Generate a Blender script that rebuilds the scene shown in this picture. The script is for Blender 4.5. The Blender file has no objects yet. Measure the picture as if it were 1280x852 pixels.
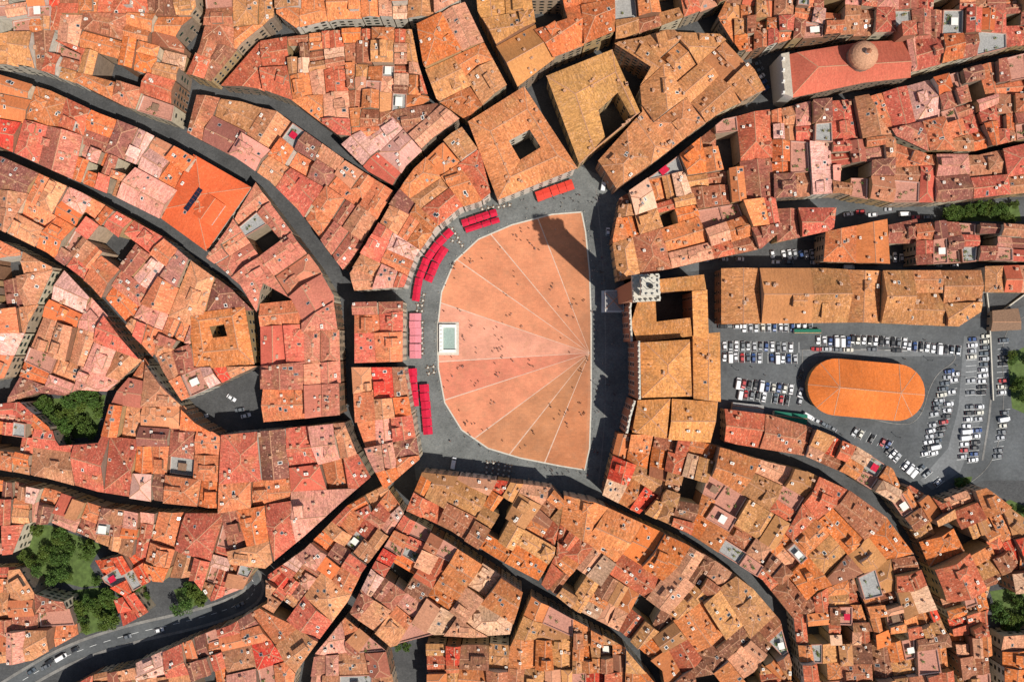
import bpy, math, random
from mathutils import Vector
random.seed(23)
R=random
S=0.36; CX,CY=640.0,426.0; H=430.0
def W(px,py,h=0.0):
    k=S*(1-h/H); return ((px-CX)*k, -(py-CY)*k)
def WP(pts,h=0.0): return [W(x,y,h) for x,y in pts]
scene=bpy.context.scene
col=scene.collection

# ------------------------------------------------------------ materials
def newmat(name):
    m=bpy.data.materials.new(name); m.use_nodes=True
    nt=m.node_tree; b=nt.nodes['Principled BSDF']
    b.inputs['Roughness'].default_value=0.85
    b.inputs['Specular IOR Level'].default_value=0.25
    return m,nt,b
def N(nt,t,**kw):
    n=nt.nodes.new(t)
    for k,v in kw.items(): setattr(n,k,v)
    return n
def noise(nt,vec,scale,detail=4,rough=0.6):
    n=N(nt,'ShaderNodeTexNoise'); n.inputs['Scale'].default_value=scale
    n.inputs['Detail'].default_value=detail; n.inputs['Roughness'].default_value=rough
    if vec is not None: nt.links.new(vec,n.inputs['Vector'])
    return n.outputs['Fac']
def mrange(nt,v,a,b,c,d):
    n=N(nt,'ShaderNodeMapRange'); nt.links.new(v,n.inputs['Value'])
    for i,x in zip(('From Min','From Max','To Min','To Max'),(a,b,c,d)): n.inputs[i].default_value=x
    return n.outputs['Result']
def mix(nt,f,a,b,mode='MIX'):
    n=N(nt,'ShaderNodeMix',data_type='RGBA',blend_type=mode)
    for s,v in ((n.inputs[0],f),(n.inputs[6],a),(n.inputs[7],b)):
        if isinstance(v,(int,float)): s.default_value=v
        elif isinstance(v,tuple): s.default_value=(v+(1,)) if len(v)==3 else v
        else: nt.links.new(v,s)
    return n.outputs[2]
def math_(nt,op,a,b=None):
    n=N(nt,'ShaderNodeMath',operation=op)
    for i,v in enumerate((a,b)):
        if v is None: continue
        if isinstance(v,(int,float)): n.inputs[i].default_value=v
        else: nt.links.new(v,n.inputs[i])
    return n.outputs[0]
def scalecol(nt,c,f):
    comb=N(nt,'ShaderNodeCombineColor')
    for i in range(3): nt.links.new(f,comb.inputs[i])
    return mix(nt,1.0,c,comb.outputs[0],'MULTIPLY')
def ramp(nt,f,stops,const=False):
    n=N(nt,'ShaderNodeValToRGB'); cr=n.color_ramp
    if const: cr.interpolation='CONSTANT'
    while len(cr.elements)<len(stops): cr.elements.new(0.5)
    for e,(p,c) in zip(cr.elements,stops): e.position=p; e.color=c+(1,)
    nt.links.new(f,n.inputs[0]); return n.outputs[0]
def bump(nt,b,h,strength=0.3,dist=0.05):
    n=N(nt,'ShaderNodeBump'); n.inputs['Strength'].default_value=strength; n.inputs['Distance'].default_value=dist
    nt.links.new(h,n.inputs['Height']); nt.links.new(n.outputs[0],b.inputs['Normal'])

def plain(name,c,rough=0.8,var=0.25,scale=1.5,metal=0.0,spec=0.25):
    m,nt,b=newmat(name); g=N(nt,'ShaderNodeNewGeometry')
    f=noise(nt,g.outputs['Position'],scale,5)
    f=mrange(nt,f,0.25,0.75,1-var,1+var)
    nt.links.new(scalecol(nt,c,f),b.inputs['Base Color'])
    b.inputs['Roughness'].default_value=rough; b.inputs['Metallic'].default_value=metal
    b.inputs['Specular IOR Level'].default_value=spec
    return m

def roof_mat(name,clean=0.0):
    m,nt,b=newmat(name)
    uv=N(nt,'ShaderNodeUVMap').outputs[0]; oi=N(nt,'ShaderNodeObjectInfo')
    sp=N(nt,'ShaderNodeSeparateXYZ'); nt.links.new(uv,sp.inputs[0])
    u,v=sp.outputs[0],sp.outputs[1]
    def vec(a,b_):
        c=N(nt,'ShaderNodeCombineXYZ'); nt.links.new(a,c.inputs[0]); nt.links.new(b_,c.inputs[1]); return c.outputs[0]
    cell=vec(math_(nt,'FLOOR',math_(nt,'DIVIDE',u,0.42)),math_(nt,'FLOOR',math_(nt,'DIVIDE',v,0.6)))
    wn=N(nt,'ShaderNodeTexWhiteNoise',noise_dimensions='2D'); nt.links.new(cell,wn.inputs['Vector'])
    t=mrange(nt,wn.outputs['Value'],0,1,0.74+0.14*clean,1.24-0.12*clean)
    streak=noise(nt,vec(math_(nt,'MULTIPLY',u,1.3),math_(nt,'MULTIPLY',v,0.16)),1.0,3)
    streak=mrange(nt,streak,0.3,0.7,0.74+0.16*clean,1.26-0.16*clean)
    plane=noise(nt,uv,0.035,1,0.5); plane=mrange(nt,plane,0.3,0.7,0.76,1.22)
    base=oi.outputs['Color']
    p1=noise(nt,uv,0.14,5,0.65); lich=mrange(nt,p1,0.50,0.76,0,0.5-0.4*clean)
    c=mix(nt,lich,base,(0.42,0.25,0.095))
    p3=noise(nt,vec(v,u),0.2,6,0.75); pw=mrange(nt,p3,0.55,0.75,0,0.42-0.35*clean)
    c=mix(nt,pw,c,(0.60,0.34,0.22))
    p2=noise(nt,uv,0.3,6,0.7); dk=mrange(nt,p2,0.54,0.78,0,0.7-0.55*clean)
    c=mix(nt,dk,c,(0.11,0.052,0.035))
    wn2=N(nt,'ShaderNodeTexWhiteNoise',noise_dimensions='3D')
    sc=N(nt,'ShaderNodeVectorMath',operation='ADD'); nt.links.new(cell,sc.inputs[0]); sc.inputs[1].default_value=(13.3,7.1,3.0)
    nt.links.new(sc.outputs[0],wn2.inputs['Vector'])
    pale=mrange(nt,wn2.outputs['Value'],0.92,0.97,0,0.45-0.35*clean)
    c=mix(nt,pale,c,(0.68,0.38,0.23))
    c=scalecol(nt,c,math_(nt,'MULTIPLY',math_(nt,'MULTIPLY',t,streak),plane))
    nt.links.new(c,b.inputs['Base Color'])
    w=math_(nt,'SINE',math_(nt,'MULTIPLY',u,2*math.pi/0.42))
    bump(nt,b,w,0.3,0.06)
    b.inputs['Roughness'].default_value=0.9
    return m
M_roof=roof_mat('terracotta_tiles'); M_roofc=roof_mat('new_terracotta_tiles',1.0)
def wall_mat():
    m,nt,b=newmat('stucco_wall'); oi=N(nt,'ShaderNodeObjectInfo'); g=N(nt,'ShaderNodeNewGeometry')
    c=ramp(nt,oi.outputs['Alpha'],[(0,(0.32,0.17,0.10)),(0.18,(0.50,0.34,0.17)),(0.36,(0.42,0.33,0.23)),(0.5,(0.52,0.38,0.26)),(0.66,(0.30,0.22,0.16)),(0.8,(0.66,0.56,0.40)),(0.93,(0.68,0.62,0.52))],True)
    f=mrange(nt,noise(nt,g.outputs['Position'],0.5,6,0.7),0.3,0.7,0.7,1.15)
    nt.links.new(scalecol(nt,c,f),b.inputs['Base Color']); bump(nt,b,noise(nt,g.outputs['Position'],3,4),0.2)
    return m
M_wall=wall_mat()
M_edge=plain('eave_tiles',(0.34,0.14,0.075),var=0.4,scale=2.5)
M_ridge=plain('mortared_ridge_tiles',(0.50,0.26,0.15),var=0.45,scale=2.5)
M_frame=plain('stone_window_surround',(0.42,0.36,0.28))
M_pane=plain('window_glass',(0.03,0.035,0.04),rough=0.15,spec=0.5)
M_shut=plain('window_shutter',(0.09,0.075,0.045))
M_shutg=plain('green_shutter',(0.04,0.09,0.05))
M_chim=plain('chimney_brick',(0.50,0.32,0.22),var=0.4,scale=3)
M_terr=plain('terrace_floor_tiles',(0.44,0.20,0.14),var=0.3)
M_gterr=plain('grey_roof_felt',(0.30,0.29,0.27),var=0.3)
M_white=plain('white_plaster',(0.72,0.68,0.6),var=0.12)
M_red=plain('red_awning_cloth',(0.50,0.010,0.04),var=0.25,scale=0.8)
M_redor=plain('orange_red_awning_cloth',(0.60,0.05,0.03),var=0.2)
M_pink=plain('faded_pink_awning_cloth',(0.60,0.20,0.23),var=0.2)
M_metal=plain('dark_metal',(0.06,0.06,0.06),rough=0.5,metal=0.6)
M_brick=plain('palazzo_brick',(0.36,0.17,0.10),var=0.35,scale=2)
M_trav=plain('travertine',(0.52,0.48,0.40),var=0.2,scale=1.0)
M_line=plain('worn_travertine_strip',(0.58,0.40,0.30),var=0.25,scale=0.5)
M_marble=plain('white_marble',(0.72,0.70,0.64),var=0.12,scale=1)
M_water=plain('fountain_water',(0.30,0.38,0.33),rough=0.1,spec=0.5,var=0.2)
M_solar=plain('solar_panel_glass',(0.015,0.02,0.04),rough=0.15,spec=0.6)
M_green=plain('green_tarpaulin',(0.02,0.16,0.10))
M_wood=plain('weathered_wood',(0.22,0.13,0.08),var=0.3)

def ground_mat(name,c1,c2,slab=1.0,blot=0.05,mortar=0.7):
    m,nt,b=newmat(name); g=N(nt,'ShaderNodeNewGeometry'); P=g.outputs['Position']
    br=N(nt,'ShaderNodeTexBrick'); nt.links.new(P,br.inputs['Vector']); br.inputs['Scale'].default_value=1.0/slab
    br.inputs['Color1'].default_value=c1+(1,); br.inputs['Color2'].default_value=c2+(1,)
    br.inputs['Mortar'].default_value=tuple(x*mortar for x in c1)+(1,); br.inputs['Mortar Size'].default_value=0.02
    f=mrange(nt,noise(nt,P,blot,6,0.7),0.3,0.7,0.66,1.34)
    f2=mrange(nt,noise(nt,P,0.9,5,0.7),0.3,0.7,0.82,1.18)
    nt.links.new(scalecol(nt,br.outputs[0],math_(nt,'MULTIPLY',f,f2)),b.inputs['Base Color'])
    bump(nt,b,noise(nt,P,4,3),0.15,0.02)
    return m
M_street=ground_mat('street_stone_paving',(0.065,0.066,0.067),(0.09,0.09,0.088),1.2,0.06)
M_piazza=ground_mat('piazza_stone_paving',(0.13,0.136,0.13),(0.175,0.178,0.165),1.2,0.07)
M_asph=ground_mat('asphalt',(0.09,0.095,0.097),(0.10,0.105,0.105),4,0.05,1.0)
M_asphl=ground_mat('pale_asphalt',(0.15,0.155,0.155),(0.16,0.165,0.165),4,0.05,1.0)
M_side=ground_mat('pavement_slabs',(0.19,0.18,0.165),(0.23,0.22,0.2),1.0,0.1)
M_paint=plain('road_paint_white',(0.75,0.75,0.72),var=0.2)
M_grass=plain('garden_grass',(0.08,0.12,0.03),var=0.5,scale=0.4)
M_earth=plain('earth_fields',(0.16,0.14,0.07),var=0.4,scale=0.02)
def leaf_mat(name,c):
    m,nt,b=newmat(name); g=N(nt,'ShaderNodeNewGeometry'); f=noise(nt,g.outputs['Position'],0.8,3)
    oi=N(nt,'ShaderNodeObjectInfo')
    c2=mix(nt,mrange(nt,f,0.35,0.65,0,1),tuple(x*0.5 for x in c),tuple(x*1.7 for x in c))
    c3=mix(nt,oi.outputs['Random'],c2,(0.15,0.16,0.02)); c4=mix(nt,0.45,c2,c3)
    nt.links.new(c4,b.inputs['Base Color']); b.inputs['Roughness'].default_value=0.6
    return m
M_leaf=leaf_mat('tree_leaves',(0.06,0.115,0.022))
M_bark=plain('tree_bark',(0.12,0.08,0.05))

# ------------------------------------------------------------ mesh builder
class MB:
    def __init__(s): s.v=[];s.f=[];s.m=[];s.uv=[];s.mats=[]
    def mi(s,mat):
        if mat not in s.mats: s.mats.append(mat)
        return s.mats.index(mat)
    def add(s,pts,mat,uv=None):
        b=len(s.v); s.v.extend(pts); s.f.append(tuple(range(b,b+len(pts)))); s.m.append(s.mi(mat))
        s.uv.extend(uv if uv else [(p[0],p[1]) for p in pts])
    def box(s,cx,cy,z0,z1,lx,ly,ang,mat,top=None,taper=1.0):
        c,sn=math.cos(ang),math.sin(ang)
        def q(x,y): return (cx+x*c-y*sn,cy+x*sn+y*c)
        a=[q(-lx/2,-ly/2),q(lx/2,-ly/2),q(lx/2,ly/2),q(-lx/2,ly/2)]
        t=[q(-lx/2*taper,-ly/2*taper),q(lx/2*taper,-ly/2*taper),q(lx/2*taper,ly/2*taper),q(-lx/2*taper,ly/2*taper)]
        for i in range(4):
            j=(i+1)%4; s.add([a[i]+(z0,),a[j]+(z0,),t[j]+(z1,),t[i]+(z1,)],mat)
        s.add([p+(z1,) for p in t],top or mat)
        s.add([p+(z0,) for p in reversed(a)],mat)
    def prism(s,poly,z0,z1,mat,top=None):
        n=len(poly)
        for i in range(n):
            a,b=poly[i],poly[(i+1)%n]; s.add([a+(z0,),b+(z0,),b+(z1,),a+(z1,)],mat)
        s.add([p+(z1,) for p in poly],top or mat)
    def cyl(s,cx,cy,z0,z1,r0,r1,n,mat,cap=True):
        p0=[(cx+r0*math.cos(2*math.pi*i/n),cy+r0*math.sin(2*math.pi*i/n)) for i in range(n)]
        p1=[(cx+r1*math.cos(2*math.pi*i/n),cy+r1*math.sin(2*math.pi*i/n)) for i in range(n)]
        for i in range(n):
            j=(i+1)%n; s.add([p0[i]+(z0,),p0[j]+(z0,),p1[j]+(z1,),p1[i]+(z1,)],mat)
        if cap and r1>0.01: s.add([p+(z1,) for p in p1],mat)
    def mesh(s,name):
        me=bpy.data.meshes.new(name); me.from_pydata(s.v,[],s.f)
        for m in s.mats: me.materials.append(m)
        me.polygons.foreach_set('material_index',s.m)
        l=me.uv_layers.new(name='UVMap'); l.data.foreach_set('uv',[c for p in s.uv for c in p])
        me.update(); return me
    def obj(s,name,color=(1,1,1,1),loc=(0,0,0)):
        o=bpy.data.objects.new(name,s.mesh(name)); o.color=color; o.location=loc; col.objects.link(o); return o
def inst(me,name,x,y,rot=0,sc=1,z=0,color=(1,1,1,1)):
    o=bpy.data.objects.new(name,me); o.location=(x,y,z); o.rotation_euler=(0,0,rot)
    o.scale=(sc,sc,sc) if not isinstance(sc,tuple) else sc; o.color=color; col.objects.link(o); return o

# ------------------------------------------------------------ polygon helpers
def area(p): return 0.5*sum(p[i][0]*p[(i+1)%len(p)][1]-p[(i+1)%len(p)][0]*p[i][1] for i in range(len(p)))
def ccw(p): return p if area(p)>0 else p[::-1]
def clean(p,eps=0.35):
    o=[]
    for q in p:
        if not o or math.hypot(q[0]-o[-1][0],q[1]-o[-1][1])>eps: o.append(q)
    while len(o)>1 and math.hypot(o[0][0]-o[-1][0],o[0][1]-o[-1][1])<=eps: o.pop()
    n=len(o); r=[]
    for i in range(n):
        a,b,c=o[i-1],o[i],o[(i+1)%n]
        cr=(b[0]-a[0])*(c[1]-b[1])-(b[1]-a[1])*(c[0]-b[0]); L=math.hypot(c[0]-a[0],c[1]-a[1])+1e-9
        if abs(cr)/L>0.12: r.append(b)
    return r
def clip(p,a,b,c):
    o=[];n=len(p)
    for i in range(n):
        P,Q=p[i],p[(i+1)%n]; dp=a*P[0]+b*P[1]+c; dq=a*Q[0]+b*Q[1]+c
        if dp>=0: o.append(P)
        if (dp>0 and dq<0) or (dp<0 and dq>0):
            t=dp/(dp-dq); o.append((P[0]+t*(Q[0]-P[0]),P[1]+t*(Q[1]-P[1])))
    return o
def inside(p,x,y):
    r=False;n=len(p);j=n-1
    for i in range(n):
        if (p[i][1]>y)!=(p[j][1]>y) and x<(p[j][0]-p[i][0])*(y-p[i][1])/(p[j][1]-p[i][1])+p[i][0]: r=not r
        j=i
    return r
def cen(p): return (sum(q[0] for q in p)/len(p),sum(q[1] for q in p)/len(p))
def ext(p,d):
    us=[q[0]*d[0]+q[1]*d[1] for q in p]; vs=[-q[0]*d[1]+q[1]*d[0] for q in p]
    return min(us),max(us),min(vs),max(vs)
def obb(p):
    best=None
    for i in range(len(p)):
        a,b=p[i],p[(i+1)%len(p)]; L=math.hypot(b[0]-a[0],b[1]-a[1])
        if L<1: continue
        d=((b[0]-a[0])/L,(b[1]-a[1])/L); e=ext(p,d); A=(e[1]-e[0])*(e[3]-e[2])
        if best is None or A<best[0]: best=(A,d,e)
    if best is None: d=(1,0); return d,ext(p,d)
    return best[1],best[2]
def pdist(x,y,a,b):
    dx,dy=b[0]-a[0],b[1]-a[1]; L=dx*dx+dy*dy+1e-12; t=max(0,min(1,((x-a[0])*dx+(y-a[1])*dy)/L))
    return math.hypot(x-a[0]-t*dx,y-a[1]-t*dy)
def bdist(p,x,y): return min(pdist(x,y,p[i],p[(i+1)%len(p)]) for i in range(len(p)))
def inset(p,d):
    n=len(p);o=[]
    for i in range(n):
        a,b,c=p[i-1],p[i],p[(i+1)%n]
        l1=math.hypot(b[0]-a[0],b[1]-a[1])+1e-9; l2=math.hypot(c[0]-b[0],c[1]-b[1])+1e-9
        n1=(-(b[1]-a[1])/l1,(b[0]-a[0])/l1); n2=(-(c[1]-b[1])/l2,(c[0]-b[0])/l2)
        mx,my=n1[0]+n2[0],n1[1]+n2[1]; k=mx*n1[0]+my*n1[1]
        k=d/max(k,0.4); o.append((b[0]+mx*k,b[1]+my*k))
    return o
def split(p,sizes,out,tgt=None):
    p=clean(p)
    if len(p)<3 or abs(area(p))<12: return
    d,e=obb(p); A=abs(area(p)); L,Wd=e[1]-e[0],e[3]-e[2]
    if tgt is None and A<max(sizes)*3: tgt=R.choice(sizes)
    if (tgt and A<tgt) or (min(L,Wd)<5 and max(L,Wd)<14): out.append(p); return
    if tgt and R.random()<.3: tgt=R.choice(sizes)
    if L>=Wd: nx=d; lo,hi=e[0],e[1]
    else: nx=(-d[1],d[0]); lo,hi=e[2],e[3]
    t=lo+(hi-lo)*R.uniform(0.36,0.64); an=R.gauss(0,0.06)
    c=cen(p); q=(nx[0]*math.cos(an)-nx[1]*math.sin(an),nx[0]*math.sin(an)+nx[1]*math.cos(an))
    ux,uy=-nx[1],nx[0]; cc=c[0]*ux+c[1]*uy; px,py=nx[0]*t+ux*cc,nx[1]*t+uy*cc
    k=q[0]*px+q[1]*py
    split(clip(p,q[0],q[1],-k),sizes,out,tgt); split(clip(p,-q[0],-q[1],k),sizes,out,tgt)

# ------------------------------------------------------------ building volume
def regions(p,planes):
    o=[]
    for i,a in enumerate(planes):
        r=p
        for j,b in enumerate(planes):
            if i==j: continue
            r=clip(r,b[0]-a[0],b[1]-a[1],b[2]-a[2])
            if len(r)<3: break
        if len(r)>=3 and abs(area(r))>0.05: o.append((i,r))
    return o
def zat(planes,x,y): return min(a[0]*x+a[1]*y+a[2] for a in planes)
def mkplanes(p,d,eave,kind,s):
    u0,u1,v0,v1=ext(p,d); vx,vy=-d[1],d[0]
    asym=R.uniform(-0.6,0.6)
    A=(s*vx,s*vy,eave-s*v0); B=(-s*vx,-s*vy,eave+s*v1+asym)
    C=(s*d[0],s*d[1],eave-s*u0); D=(-s*d[0],-s*d[1],eave+s*u1)
    if kind=='gable': return [A,B]
    if kind=='hip': return [A,B,C,D]
    if kind=='half': return [A,B,R.choice([C,D])]
    if kind=='shed':
        k=0.7; A=(s*k*vx,s*k*vy,eave-s*k*v0); B=(-s*k*vx,-s*k*vy,eave+s*k*v1); return [R.choice([A,B])]
    return [(0,0,eave)]
def volume(mb,p,d,eave,kind,s=0.36,zb=0.0,street=None,roof=None,wall=None,over=0.32,windows=True,shut=None,planes=None):
    roof=roof or M_roof; wall=wall or M_wall
    planes=planes or mkplanes(p,d,eave,kind,s)
    seen=set()
    for i,r in regions(p,planes):
        a=planes[i]; g=math.hypot(a[0],a[1])
        gx,gy=(a[0]/g,a[1]/g) if g>1e-6 else (0,1)
        sl=math.sqrt(1+g*g); ou,ov=R.uniform(0,500),R.uniform(0,500)
        pts=[(x,y,a[0]*x+a[1]*y+a[2]) for x,y in r]
        mb.add(pts,roof,[((x*gy-y*gx)+ou,(x*gx+y*gy)*sl+ov) for x,y in r])
        n=len(r)
        for k in range(n):
            q,w=pts[k],pts[(k+1)%n]; mx,my=(q[0]+w[0])/2,(q[1]+w[1])/2; L=math.hypot(q[0]-w[0],q[1]-w[1])
            if L<0.25: continue
            if bdist(p,mx,my)<0.02:
                mb.add([(q[0],q[1],q[2]-0.28),(w[0],w[1],w[2]-0.28),w,q],M_edge)
            else:
                key=(round(mx,1),round(my,1))
                if key in seen: continue
                seen.add(key); nx,ny=-(w[1]-q[1])/L*0.22,(w[0]-q[0])/L*0.22
                for sg in (1,-1):
                    mb.add([(q[0],q[1],q[2]+0.14),(w[0],w[1],w[2]+0.14),(w[0]+nx*sg,w[1]+ny*sg,w[2]-0.08),(q[0]+nx*sg,q[1]+ny*sg,q[2]-0.08)],M_ridge)
    pi=inset(p,over)
    if area(pi)<2: pi=inset(p,0.05)
    for i,r in regions(pi,planes):
        a=planes[i];n=len(r)
        for k in range(n):
            q,w=r[k],r[(k+1)%n]
            if bdist(pi,(q[0]+w[0])/2,(q[1]+w[1])/2)<0.02:
                mb.add([q+(zb,),w+(zb,),w+(a[0]*w[0]+a[1]*w[1]+a[2]-0.02,),q+(a[0]*q[0]+a[1]*q[1]+a[2]-0.02,)],wall)
    if windows and street:
        for k in range(len(pi)):
            if not street[k]: continue
            a,b=pi[k],pi[(k+1)%len(pi)]; L=math.hypot(b[0]-a[0],b[1]-a[1])
            if L<2.6: continue
            dx,dy=(b[0]-a[0])/L,(b[1]-a[1])/L; nx,ny=dy,-dx
            top=min(zat(planes,*a),zat(planes,*b))-0.4
            n=max(1,int(L/R.uniform(2.8,3.8))); fl=3.5
            for f in range(0,9):
                z=zb+ (0.1 if f==0 else f*fl+0.6)
                hh=2.5 if f==0 else 1.7
                if z+hh>top-0.3: break
                for c in range(n):
                    if R.random()<0.08: continue
                    t=(c+0.5)*L/n
                    def Q(w,z0,z1,off,m,sh=0):
                        x0,y0=a[0]+dx*(t+sh-w/2)+nx*off,a[1]+dy*(t+sh-w/2)+ny*off
                        x1,y1=x0+dx*w,y0+dy*w
                        mb.add([(x0,y0,z0),(x1,y1,z0),(x1,y1,z1),(x0,y0,z1)],m)
                    Q(1.45,z-0.15,z+hh+0.2,0.02,M_frame); Q(1.0,z,z+hh,0.04,M_pane)
                    if f>0 and shut and R.random()<0.8:
                        Q(0.5,z,z+hh,0.07,shut,-0.76); Q(0.5,z,z+hh,0.07,shut,0.76)
    return planes
def rect(cx,cy,lx,ly,ang):
    c,s=math.cos(ang),math.sin(ang)
    return [(cx+x*c-y*s,cy+x*s+y*c) for x,y in ((-lx/2,-ly/2),(lx/2,-ly/2),(lx/2,ly/2),(-lx/2,ly/2))]
def rpoint(p,m):
    e=ext(p,(1,0))
    for _ in range(25):
        x,y=R.uniform(e[0],e[1]),R.uniform(e[2],e[3])
        if inside(p,x,y) and bdist(p,x,y)>m: return x,y
    return None
def details(mb,p,d,planes,A):
    ang=math.atan2(d[1],d[0])
    for _ in range(min(6,int(A/50)+R.randint(0,2))):
        q=rpoint(p,0.7)
        if not q: continue
        z=zat(planes,*q); w=R.uniform(0.45,0.9); l=w*R.choice([1,1.0,1.8]); h=R.uniform(0.6,1.4)
        m=R.choice([M_chim,M_chim,M_wall,M_white])
        mb.box(q[0],q[1],z-0.5,z+h,l,w,ang,m)
        mb.box(q[0],q[1],z+h+0.003,z+h+0.15,l+0.3,w+0.3,ang,R.choice([M_ridge,M_ridge,M_white,M_chim]))
        mb.box(q[0],q[1],z+h+0.153,z+h+0.5,l*0.6,w*0.6,ang,M_chim,taper=0.6)
    for _ in range(R.choice([0,0,1,1,2,3]) if A>70 else 0):
        q=rpoint(p,1.2)
        if not q: continue
        a=min(planes,key=lambda a:a[0]*q[0]+a[1]*q[1]+a[2])
        g=math.hypot(a[0],a[1])
        if g<0.05: continue
        gx,gy=a[0]/g,a[1]/g; w,l=R.uniform(0.45,0.75),R.uniform(0.5,0.9)
        for k,(m,o) in enumerate(((R.choice([M_white,M_gterr,M_gterr]),0.10),(M_pane,0.13))):
            ww,ll=(w,l) if k==0 else (w-0.2,l-0.2)
            pts=[]
            for sx,sy in ((-1,-1),(1,-1),(1,1),(-1,1)):
                x=q[0]-gy*ww*sx+gx*ll*sy; y=q[1]+gx*ww*sx+gy*ll*sy; pts.append((x,y,a[0]*x+a[1]*y+a[2]+o))
            mb.add(pts,m)
    if A>80 and R.random()<0.55:
        lx,ly=R.uniform(3,7),R.uniform(2.8,5)
        q=rpoint(p,max(lx,ly)*.55)
        if q:
            rp=ccw(rect(q[0],q[1],lx,ly,ang+R.choice([0,math.pi/2])))
            z=zat(planes,*q)
            volume(mb,rp,d,z+R.uniform(0.5,1.8),R.choice(['shed','gable','hip']),0.4,z-2.0,[True]*4,over=0.2,windows=False)
    if R.random()<0.3:
        q=rpoint(p,0.8)
        if q:
            z=zat(planes,*q); mb.box(q[0],q[1],z-0.1,z+2.0,0.06,0.06,ang,M_metal)
            mb.box(q[0],q[1],z+1.0,z+1.6,0.7,0.12,R.uniform(0,3),M_white)

PAL=[((0.60,0.19,0.068),5),((0.54,0.235,0.09),2.8),((0.52,0.12,0.06),4.5),((0.36,0.12,0.062),3),((0.62,0.27,0.16),3.2),((0.46,0.20,0.085),2.2),((0.25,0.095,0.055),1.6),((0.66,0.17,0.045),2.2),((0.66,0.37,0.24),1.3),((0.62,0.06,0.03),.45)]
def tint(x,y):
    c=R.choices([a for a,b in PAL],[b for a,b in PAL])[0]
    px=x/(S*0.965)+CX; py=-y/(S*0.965)+CY
    f=1.0
    r,g,b=c
    if px<520 and py>150: r*=1.08; g*=1.0; b*=1.25
    if py>560: f*=0.9; g*=1.05
    if px>950 and py<330: r*=0.88; g*=0.80
    if px<460 and py<520: f*=1.08
    j=R.uniform(0.82,1.15)*f
    return (r*j,g*j,b*j)
def house(p,block,hb,color=None,wallsel=None,kind=None,name='terracotta_roof_house',over=0.32,dirn=None,roof=None,det=True,eave=None,terr=True,slope=None):
    p=ccw(p); A=area(p)
    st=[bdist(block,(p[i][0]+p[(i+1)%len(p)][0])/2,(p[i][1]+p[(i+1)%len(p)][1])/2)<0.5 for i in range(len(p))]
    if not any(st) and 30<A<120 and R.random()<0.14: return
    best=0; d=None
    for i in range(len(p)):
        a,b=p[i],p[(i+1)%len(p)]; L=math.hypot(b[0]-a[0],b[1]-a[1])
        if st[i] and L>best: best=L; d=((b[0]-a[0])/L,(b[1]-a[1])/L)
    od,oe=obb(p)
    if oe[1]-oe[0]<oe[3]-oe[2]: od=(-od[1],od[0])
    if d is None or best<5 or R.random()<0.3: d=od
    e=ext(p,d)
    if (e[3]-e[2])>(e[1]-e[0])*1.9: d=od
    if dirn: d=dirn
    mb=MB(); ev=eave if eave else max(7,hb+1.5+R.gauss(0,1.9))
    ws=wallsel if wallsel is not None else R.random()
    c=color or tint(*cen(p)); shut=R.choice([None,M_shut,M_shutg,M_shut])
    if color: j=R.uniform(.85,1.12); c=(color[0]*j,color[1]*j*R.uniform(.92,1.05),color[2]*j)
    wd=ext(p,d); width=wd[3]-wd[2]
    if terr and 25<A<110 and R.random()<0.10:
        pl=volume(mb,p,d,ev-1,'flat',0,0,st,roof=R.choice([M_terr,M_terr,M_gterr]),shut=shut,over=0.02)
        q=inset(p,0.35)
        n=len(p)
        for i in range(n):
            a,b=p[i],p[(i+1)%n]; a2,b2=q[i],q[(i+1)%n]; z0,z1=ev-1,ev
            mb.add([a+(z1,),b+(z1,),b2+(z1,),a2+(z1,)],M_terr); mb.add([b2+(z0,),a2+(z0,),a2+(z1,),b2+(z1,)],M_white); mb.add([a+(z0,),b+(z0,),b+(z1,),a+(z1,)],M_wall)
        cc=cen(p); ang=math.atan2(d[1],d[0])
        if R.random()<0.45:
            mb.box(cc[0],cc[1],ev+1.3,ev+1.4,R.uniform(2.5,4),R.uniform(2.5,3.5),ang,R.choice([M_red,M_white,M_white,M_wood]))
            for sx in (-1,1):
                for sy in (-1,1): mb.box(cc[0]+sx*1.1,cc[1]+sy*1.1,ev-1,ev+1.297,0.08,0.08,0,M_metal)
        for _ in range(R.randint(1,6)):
            r=rpoint(p,0.8)
            if r:
                mb.box(r[0],r[1],ev-0.998,ev-0.5,0.8,0.5,ang,M_chim)
                for _ in range(14):
                    x,y,z=r[0]+R.gauss(0,.35),r[1]+R.gauss(0,.35),ev-0.4+R.uniform(0,.8); k=.18
                    mb.add([(x-k,y,z),(x,y-k,z+.05),(x+k,y,z+.1),(x,y+k,z)],M_leaf)
        mb.obj(name,c+(ws,)); return
    if kind is None:
        kind=R.choices(['gable','hip','half','shed'],[46,18,16,20])[0]
        if kind=='shed' and width>10: kind='gable'
    pl=volume(mb,p,d,ev,kind,slope or R.uniform(0.36,0.54),0,st,shut=shut,over=over,roof=roof or (M_roofc if R.random()<0.10 else M_roof))
    if det: details(mb,p,d,pl,A)
    return mb.obj(name,c+(ws,))

def block(pts,hb=14,sizes=(45,70,110,150,220,320),href=16,grow=1.0,**kw):
    q=[]
    for x,y in pts:
        if x<=-50: x=-130
        if x>=1330: x=1410
        if y<=-50: y=-110
        if y>=900: y=970
        q.append((x,y))
    P=inset(ccw(WP(q,href)),-grow); out=[]; split(P,sizes,out)
    for l in out: house(l,P,hb,**kw)

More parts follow.
